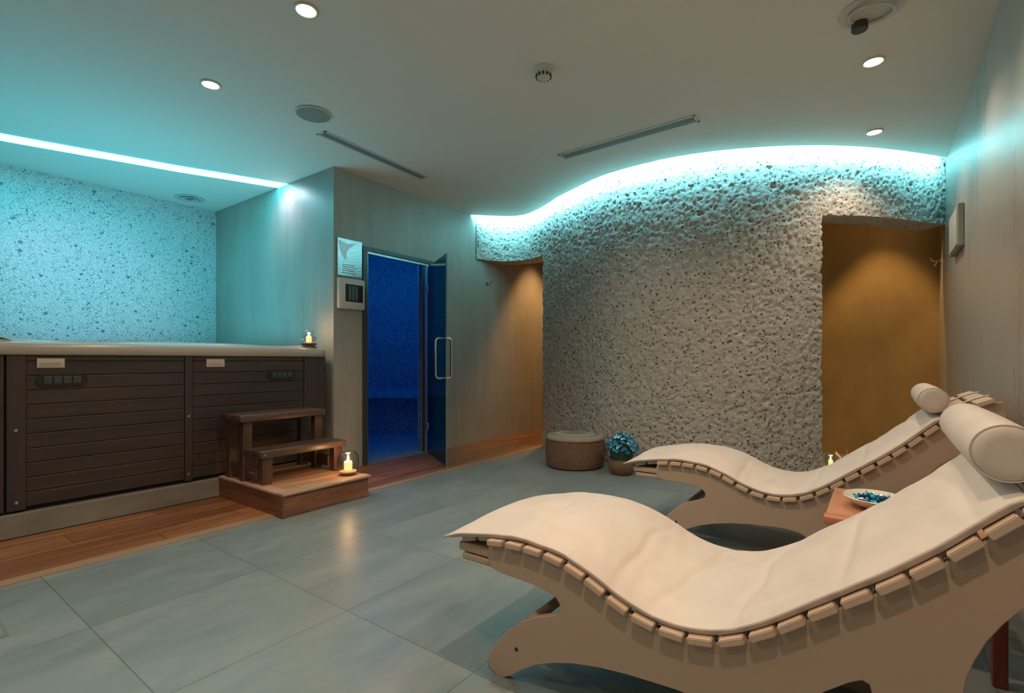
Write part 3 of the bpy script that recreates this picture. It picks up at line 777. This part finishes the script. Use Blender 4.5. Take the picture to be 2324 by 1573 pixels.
def make_lounger():
    root = empty('wave_lounger', (OX, OY, 0))
    pm = panel_mesh()
    for y in (-HW + .0355, HW - .0355):
        o = bpy.data.objects.new('side_panel', pm); link(o, root); o.location = (0, y, 0)
        for bx, bz in ((-.905, .105),):
            sg_ = -1 if y < 0 else 1
            MB().lathe([(0, .0012), (.006, .001), (.007, 0)], 14, mat=Matrix.Translation((bx - OX, sg_ * .0122, bz)) @ Matrix.Rotation(-sg_ * PI / 2, 4, 'X')).build('screw', M['blackp'], o, smooth=True)
    # slats across the lying surface
    s0 = .0535; pitch = .0722; k = 0
    while s0 + k * pitch < Ltot - .02:
        sc_ = s0 + k * pitch; p, tg, nn = frame_at(sc_ / step_len)
        rot = Matrix(((tg.x, 0, nn.x, p.x), (0, 1, 0, 0), (tg.y, 0, nn.y, p.y), (0, 0, 0, 1)))
        inset = .045 if p.x + OX < -1.05 else 0
        m = MB().box((-.0295, -HW + inset, -.017), (.0295, HW - inset, 0))
        es = [e for e in m.bm.edges if (abs(e.verts[0].co.x - e.verts[1].co.x) < 1e-5 and abs(e.verts[0].co.y - e.verts[1].co.y) < 1e-5) or e.verts[0].co.z < -.01 and e.verts[1].co.z < -.01 and abs(e.verts[0].co.y - e.verts[1].co.y) < 1e-5]
        bmesh.ops.bevel(m.bm, geom=[e for e in m.bm.edges], offset=.0022, segments=2, affect='EDGES')
        for v_ in m.bm.verts: v_.co = rot @ v_.co
        m.build('slat', M['lacq_s'], root, smooth=True); k += 1
    # slats wrapping the rounded head end
    for (x, z, a) in ():
        mt = Matrix.Translation((x - OX, 0, z)) @ Matrix.Rotation(-a, 4, 'Y')
        MB().box((-.026, -HW, -.017), (.026, HW, 0), .002, mat=mt).build('slat', M['lacq_s'], root)
    # foot end boards and stretchers
    MB().box((-1.165 - OX, -HW + .045, .350), (-.99 - OX, HW - .045, .378), .006, 3).build('foot_board', M['lacq'], root, smooth=True)
    MB().box((-1.150 - OX, -HW + .045, .322), (-.99 - OX, HW - .045, .345), .006, 3).build('foot_board', M['lacq'], root, smooth=True)
    for (x, z) in ((-.86, .20), (.05, .10), (-.08, .40)):
        MB().tube([(x - OX, -HW + .03, z), (x - OX, HW - .03, z)], .016, 12).build('stretcher', M['lacq'], root, smooth=True)
    # mattress
    iA, iB = 0, min(range(len(sl)), key=lambda i: abs(sl[i].x - (.222 - OX)))
    ext = 9
    NV = 40; v = []; f = []; MWid = .302
    rows = list(range(iA - ext, iB + 1)); NR = len(rows)
    def surf(i, vv, topside):
        if i < 0:
            p, tg, nn = frame_at(0); p = p + tg * (i * step_len)
            p = p + Vector((0, 1, 0)) * (.006 * (-i / ext))
        else: p, tg, nn = frame_at(i)
        s_ = (i + ext) * step_len; e = abs(vv)
        endf = min(1, s_ / .06, ) ** .6; endh = min(1, (iB - i) * step_len / .03 + .0) ** .5
        edge = (1 - e ** 6) ** .5 if e < 1 else 0
        th = (.020 + .018 * (1 - e ** 2.2)) * endf * (.35 + .65 * endh)
        P = Vector((p.x, vv * MWid, p.y))
        # folds: fine transverse wrinkles plus broad sags
        fo = .0045 * noise.noise(Vector((s_ * 9, vv * 1.2, 0))) + .0022 * noise.noise(Vector((s_ * 26 + vv * 2.5, vv * 1.8, 3)))
        for sc_, am in ((.30, .0035), (.62, .004), (.80, .006), (1.02, .006), (1.28, .005), (1.50, .004)):
            d_ = s_ - sc_ - .03 * noise.noise(Vector((vv * 2, sc_ * 9, 1))) - .04 * vv * (1 if am > .0045 else -.5)
            fo -= am * 1.25 * math.exp(-(d_ / .016) ** 2) * (1 - .3 * e)
        lift = .010 * max(0, noise.noise(Vector((s_ * 7.5, 5 if vv > 0 else 11, 2)))) * e ** 4 * (1 if s_ < .5 else .3)
        N_ = Vector((nn.x, 0, nn.y))
        if topside: return P + N_ * (.0025 + lift + th * (.60 + .40 * edge) + fo * endf * (1 - e ** 4 * .7))
        return P + N_ * (.0025 + lift)
    for i in rows:
        for j in range(NV + 1): v.append(surf(i, math.sin((j / NV * 2 - 1) * PI / 2), True))
    nb = len(v)
    for i in rows:
        for j in range(NV + 1): v.append(surf(i, math.sin((j / NV * 2 - 1) * PI / 2), False))
    Wd = NV + 1
    for r_ in range(NR - 1):
        for j in range(NV):
            a = r_ * Wd + j; f.append((a, a + 1, a + Wd + 1, a + Wd)); f.append((nb + a, nb + a + Wd, nb + a + Wd + 1, nb + a + 1))
        for j in (0, NV):
            a = r_ * Wd + j; q = (a, a + Wd, nb + a + Wd, nb + a); f.append(q if j == 0 else q[::-1])
    for j in range(NV):
        a = j; f.append((a, nb + a, nb + a + 1, a + 1)); a = (NR - 1) * Wd + j; f.append((a, a + 1, nb + a + 1, nb + a))
    mt = pydata('mattress', [tuple(q) for q in v], f, M['fabric'], root, smooth=True, angle=180)
    # piping round the lower edge
    def rimpt(i, sgn): q = surf(i, sgn, True); return q + Vector((0, sgn * .001, 0)) - Vector((0, 0, .001))
    loop = [rimpt(i, -1) for i in rows[::3]] + [surf(rows[-1], math.sin((j / NV * 2 - 1) * PI / 2), False) + Vector((0, 0, .006)) for j in range(0, NV + 1, 4)] + [rimpt(i, 1) for i in rows[::-3]]
    MB().tube(loop, .0042, 8, closed=True).build('piping', M['fabric'], mt, smooth=True)
    # bolster pillow
    c_ = Vector((.190 - OX, 0, .829)); R_ = .0535; L = .285
    prof = [(0, -L), (R_ * .55, -L - .001), (R_ * .86, -L + .001), (R_ * .97, -L + .006)] + [(R_ * (1 + .035 * math.sin(PI * k / 14)), -L + .02 + (2 * L - .04) * k / 14) for k in range(15)] + [(R_ * .97, L - .006), (R_ * .86, L - .001), (R_ * .55, L + .001), (0, L)]
    bo = MB().lathe(prof, 48, mat=Matrix.Translation(c_) @ Matrix.Rotation(PI / 2, 4, 'X')).build('bolster', M['fabric'], root, smooth=True, angle=180)
    for s_ in (-1, 1):
        MB().tube([(c_.x + R_ * .98 * math.cos(a), s_ * (L - .004), c_.z + R_ * .98 * math.sin(a)) for a in [2 * PI * k / 40 for k in range(40)]], .0012, 6, closed=True).build('bolster_seam', M['fabric'], bo, smooth=True)
    # flat strap that carries the bolster over the head end
    iS = min(range(len(sl)), key=lambda i: abs(sl[i].x - (.205 - OX)))
    for y in (-.14, .14):
        vs = []; fs = []
        for q, i in enumerate(range(iS, len(sl), 4)):
            p, tg, nn = frame_at(i); c3 = Vector((p.x, 0, p.y)) + Vector((nn.x, 0, nn.y)) * (.004 + max(0, .03 - q * .008))
            vs += [c3 + Vector((0, y - .017, 0)), c3 + Vector((0, y + .017, 0))]
        for q in range(len(vs) // 2 - 1): fs.append((2 * q, 2 * q + 1, 2 * q + 3, 2 * q + 2))
        o = pydata('strap', [tuple(q) for q in vs], fs, M['fabric'], bo, smooth=True)
    return root
lg = make_lounger()
tag(lg, 'cream wave-shaped relaxation lounger nearest the camera with white mattress and bolster', 'lounger', 'wave loungers against the right wall')
lg2 = copy_tree(lg); lg2.location = (OX - .002, OY + 1.517, 0)
lg2['label'] = 'cream wave-shaped relaxation lounger farther back, in front of the stucco wall'

# ------------------------------------------------------------------ side table and bowl
tb = empty('side_table', (.09, 2.33, 0)); tag(tb, 'small reddish-brown wooden side table between the two loungers', 'side table')
x0, x1, y0, y1, zt = -.155, .335, 2.075, 2.575, .45
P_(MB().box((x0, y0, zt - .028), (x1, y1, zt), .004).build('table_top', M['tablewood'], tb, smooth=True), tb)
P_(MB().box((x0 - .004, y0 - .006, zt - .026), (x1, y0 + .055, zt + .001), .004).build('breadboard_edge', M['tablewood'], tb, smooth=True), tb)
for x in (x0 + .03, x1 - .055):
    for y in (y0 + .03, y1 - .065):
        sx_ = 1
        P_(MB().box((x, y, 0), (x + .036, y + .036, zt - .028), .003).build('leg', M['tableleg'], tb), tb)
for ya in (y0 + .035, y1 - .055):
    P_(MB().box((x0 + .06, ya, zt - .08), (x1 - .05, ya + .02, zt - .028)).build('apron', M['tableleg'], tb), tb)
bw = empty('candy_dish', (-.015, 2.30, zt + .001)); tag(bw, 'shallow white oval dish of blue wrapped sweets on the side table', 'dish')
bl = MB().lathe([(0, .002), (.045, .002), (.075, .014), (.105, .034), (.113, .042), (.110, .044), (.100, .037), (.072, .020), (.045, .010), (0, .009)], 56)
for v_ in bl.bm.verts: v_.co.x *= .86
bl.build('dish_body', plain('pearl_glass', (.72, .70, .66), .15), bw, smooth=True)
def candy(loc, rot, mt, label, grp):
    m = MB().lathe([(0, -.018), (.010, -.024), (.012, -.020), (.003, -.013), (.009, -.009), (.011, 0), (.009, .009), (.003, .013), (.012, .020), (.010, .024), (0, .018)], 10)
    o = m.build('wrapped_candy', mt, None, smooth=True); o.location = loc; o.rotation_euler = rot
    return tag(o, label, 'candy', grp)
mb, mw, md = plain('blue_foil', (.03, .34, .52), .22, .3), plain('pale_foil', (.66, .78, .80), .2, .2), plain('navy_foil', (.01, .10, .20), .25, .3)
spots = [(-.05, .03), (-.02, .045), (.015, .04), (.045, .02), (.05, -.015), (.02, .005), (-.01, .01), (-.04, -.01), (0, -.03), (.03, -.04), (-.03, -.045), (-.005, .035, 1), (.025, .02, 1), (.0, -.005, 1), (.03, -.015, 1), (-.025, .0, 1)]
for k, sp in enumerate(spots):
    z = zt + .026 + (.016 if len(sp) > 2 else 0)
    mt, lb, gp = [(mb, 'bright blue foil-wrapped sweet in the white dish', 'blue sweets in the dish'), (mw, 'pale silvery-blue wrapped sweet in the white dish', 'pale sweets in the dish'), (md, 'dark navy wrapped sweet in the white dish', 'navy sweets in the dish')][(k * 2 + k // 3) % 3]
    candy((-.015 + sp[0], 2.30 + sp[1], z), (PI / 2 + random.uniform(-.2, .2), 0, random.uniform(0, PI)), mt, lb, gp)

# ------------------------------------------------------------------ pouf and blue flowers
pf = empty('woven_pouf', (-2.335, 4.19, 0)); tag(pf, 'round woven raffia pouf stool against the curved stucco wall', 'pouf')
MB().lathe([(0, 0), (.235, 0), (.262, .012), (.274, .05), (.277, .13), (.276, .20), (.274, .262)], 64).build('woven_body', M['raffia'], pf, smooth=True)
MB().lathe([(.274, .262), (.276, .268), (.272, .280), (.258, .294), (.22, .303), (.12, .312), (0, .315)], 64).build('woven_top', M['raffiatop'], pf, smooth=True)
MB().tube([(.277 * math.cos(a), .274 * math.sin(a), .263) for a in [2 * PI * k / 60 for k in range(60)]], .004, 6, closed=True).build('seam', M['raffia'], pf, smooth=True)
fb = empty('flower_basket', (-1.83, 4.13, 0)); tag(fb, 'low woven basket filled with crinkled blue artificial flowers beside the pouf', 'flower basket')
MB().lathe([(0, 0), (.08, 0), (.11, .03), (.12, .08), (.11, .12), (.10, .135), (.09, .13), (.10, .10), (0, .08)], 40).build('basket', M['raffia'], fb, smooth=True)
petals = {'bluepetal': MB(), 'lightpetal': MB(), 'deeppetal': MB()}
keys = ['bluepetal', 'lightpetal', 'deeppetal', 'bluepetal']
for k in range(230):
    a = random.uniform(0, 2 * PI); el = random.uniform(.0, 1) ** .8 * PI / 2
    rr = random.uniform(.115, .15)
    c_ = Vector((rr * math.cos(a) * math.cos(el), rr * math.sin(a) * math.cos(el), .20 + rr * math.sin(el) * 1.05))
    m = petals[keys[k % 4]]; d = (c_ - Vector((0, 0, .16))).normalized()
    rot = d.to_track_quat('Z', 'Y').to_matrix().to_4x4() @ Matrix.Rotation(random.uniform(0, 6), 4, 'Z')
    L = random.uniform(.018, .034); w = L * .55
    pts = [(-w, 0, 0), (-w * .7, L * .7, .006), (0, L, -.004), (w * .7, L * .6, .008), (w, 0, .0), (w * .4, -L * .5, .007), (-w * .5, -L * .5, .003)]
    vc = m.bm.verts.new(Matrix.Translation(c_) @ rot @ Vector((0, 0, -.008))); vv = [m.bm.verts.new(Matrix.Translation(c_) @ rot @ (Vector(p) + Vector((0, 0, random.uniform(-.006, .006))))) for p in pts]
    for q in range(len(vv)): m.bm.faces.new((vc, vv[q], vv[(q + 1) % len(vv)]))
names = {'bluepetal': 'blue_petals', 'lightpetal': 'pale_petals', 'deeppetal': 'deep_blue_petals'}
for k_, m in petals.items():
    o = m.build(names[k_], M[k_], fb); o['kind'] = 'stuff'
MB().lathe([(0, .10), (.085, .12), (.105, .18), (.085, .26), (.04, .295), (0, .30)], 24).build('foliage_core', M['leaf'], fb, smooth=True)

# floor drain
dr = empty('floor_drain', (-2.60, .33, 0), 0.0); tag(dr, 'small rectangular metal floor drain in the grey tiles', 'floor drain')
MB().box((-.17, -.02, .0), (.05, .055, .0025), .001).build('drain_frame', plain('drain_metal', (.20, .20, .17), .5, .3), dr)
MB().box((-.16, -.008, .0015), (.04, .043, .0032)).build('drain_insert', M['tile'], dr)

# ------------------------------------------------------------------ remaining lights
def area(name, loc, size, e, col, aim=(0, 0, -1)):
    ld = bpy.data.lights.new(name, 'AREA'); ld.shape = 'RECTANGLE'; ld.size, ld.size_y = size; ld.energy = e; ld.color = col
    o = bpy.data.objects.new(name, ld); link(o); o.location = loc; o.rotation_euler = Vector(aim).to_track_quat('-Z', 'Y').to_euler(); return o
area('tub_fill_light', (-5.0, 1.5, 1.05), (1.2, 1.6), 19, (.12, .8, 1.0), (0, 0, 1))  # unseen upward fill added above the water to colour the ceiling
def point(name, loc, e, col, r=.1):
    ld = bpy.data.lights.new(name, 'POINT'); ld.energy = e; ld.color = col; ld.shadow_soft_size = r
    o = bpy.data.objects.new(name, ld); link(o); o.location = loc; return o
point('steam_room_lamp', (-4.7, 3.7, 2.25), 14, (.0, .42, 1.0), .12)

w = bpy.data.worlds.new('World'); bpy.context.scene.world = w; w.use_nodes = True
w.node_tree.nodes['Background'].inputs[0].default_value = (.02, .02, .02, 1)

# ------------------------------------------------------------------ camera
cam = bpy.data.cameras.new('camera'); co = bpy.data.objects.new('camera', cam); link(co)
co.location = (0, 0, 1.0); co.rotation_euler = (PI / 2, 0, math.radians(36.27))
cam.sensor_width = 36; cam.lens = 36 * 1135 / 2324; cam.shift_y = 31.5 / 2324; cam.clip_start = .02
sc_ = bpy.context.scene; sc_.camera = co
sc_.view_settings.view_transform = 'Standard'
sc_.view_settings.look = 'None'
sc_.view_settings.exposure = .02
sc_.cycles.use_denoising = True
sc_.cycles.max_bounces = 8; sc_.cycles.diffuse_bounces = 5
sc_.cycles.sample_clamp_indirect = 8
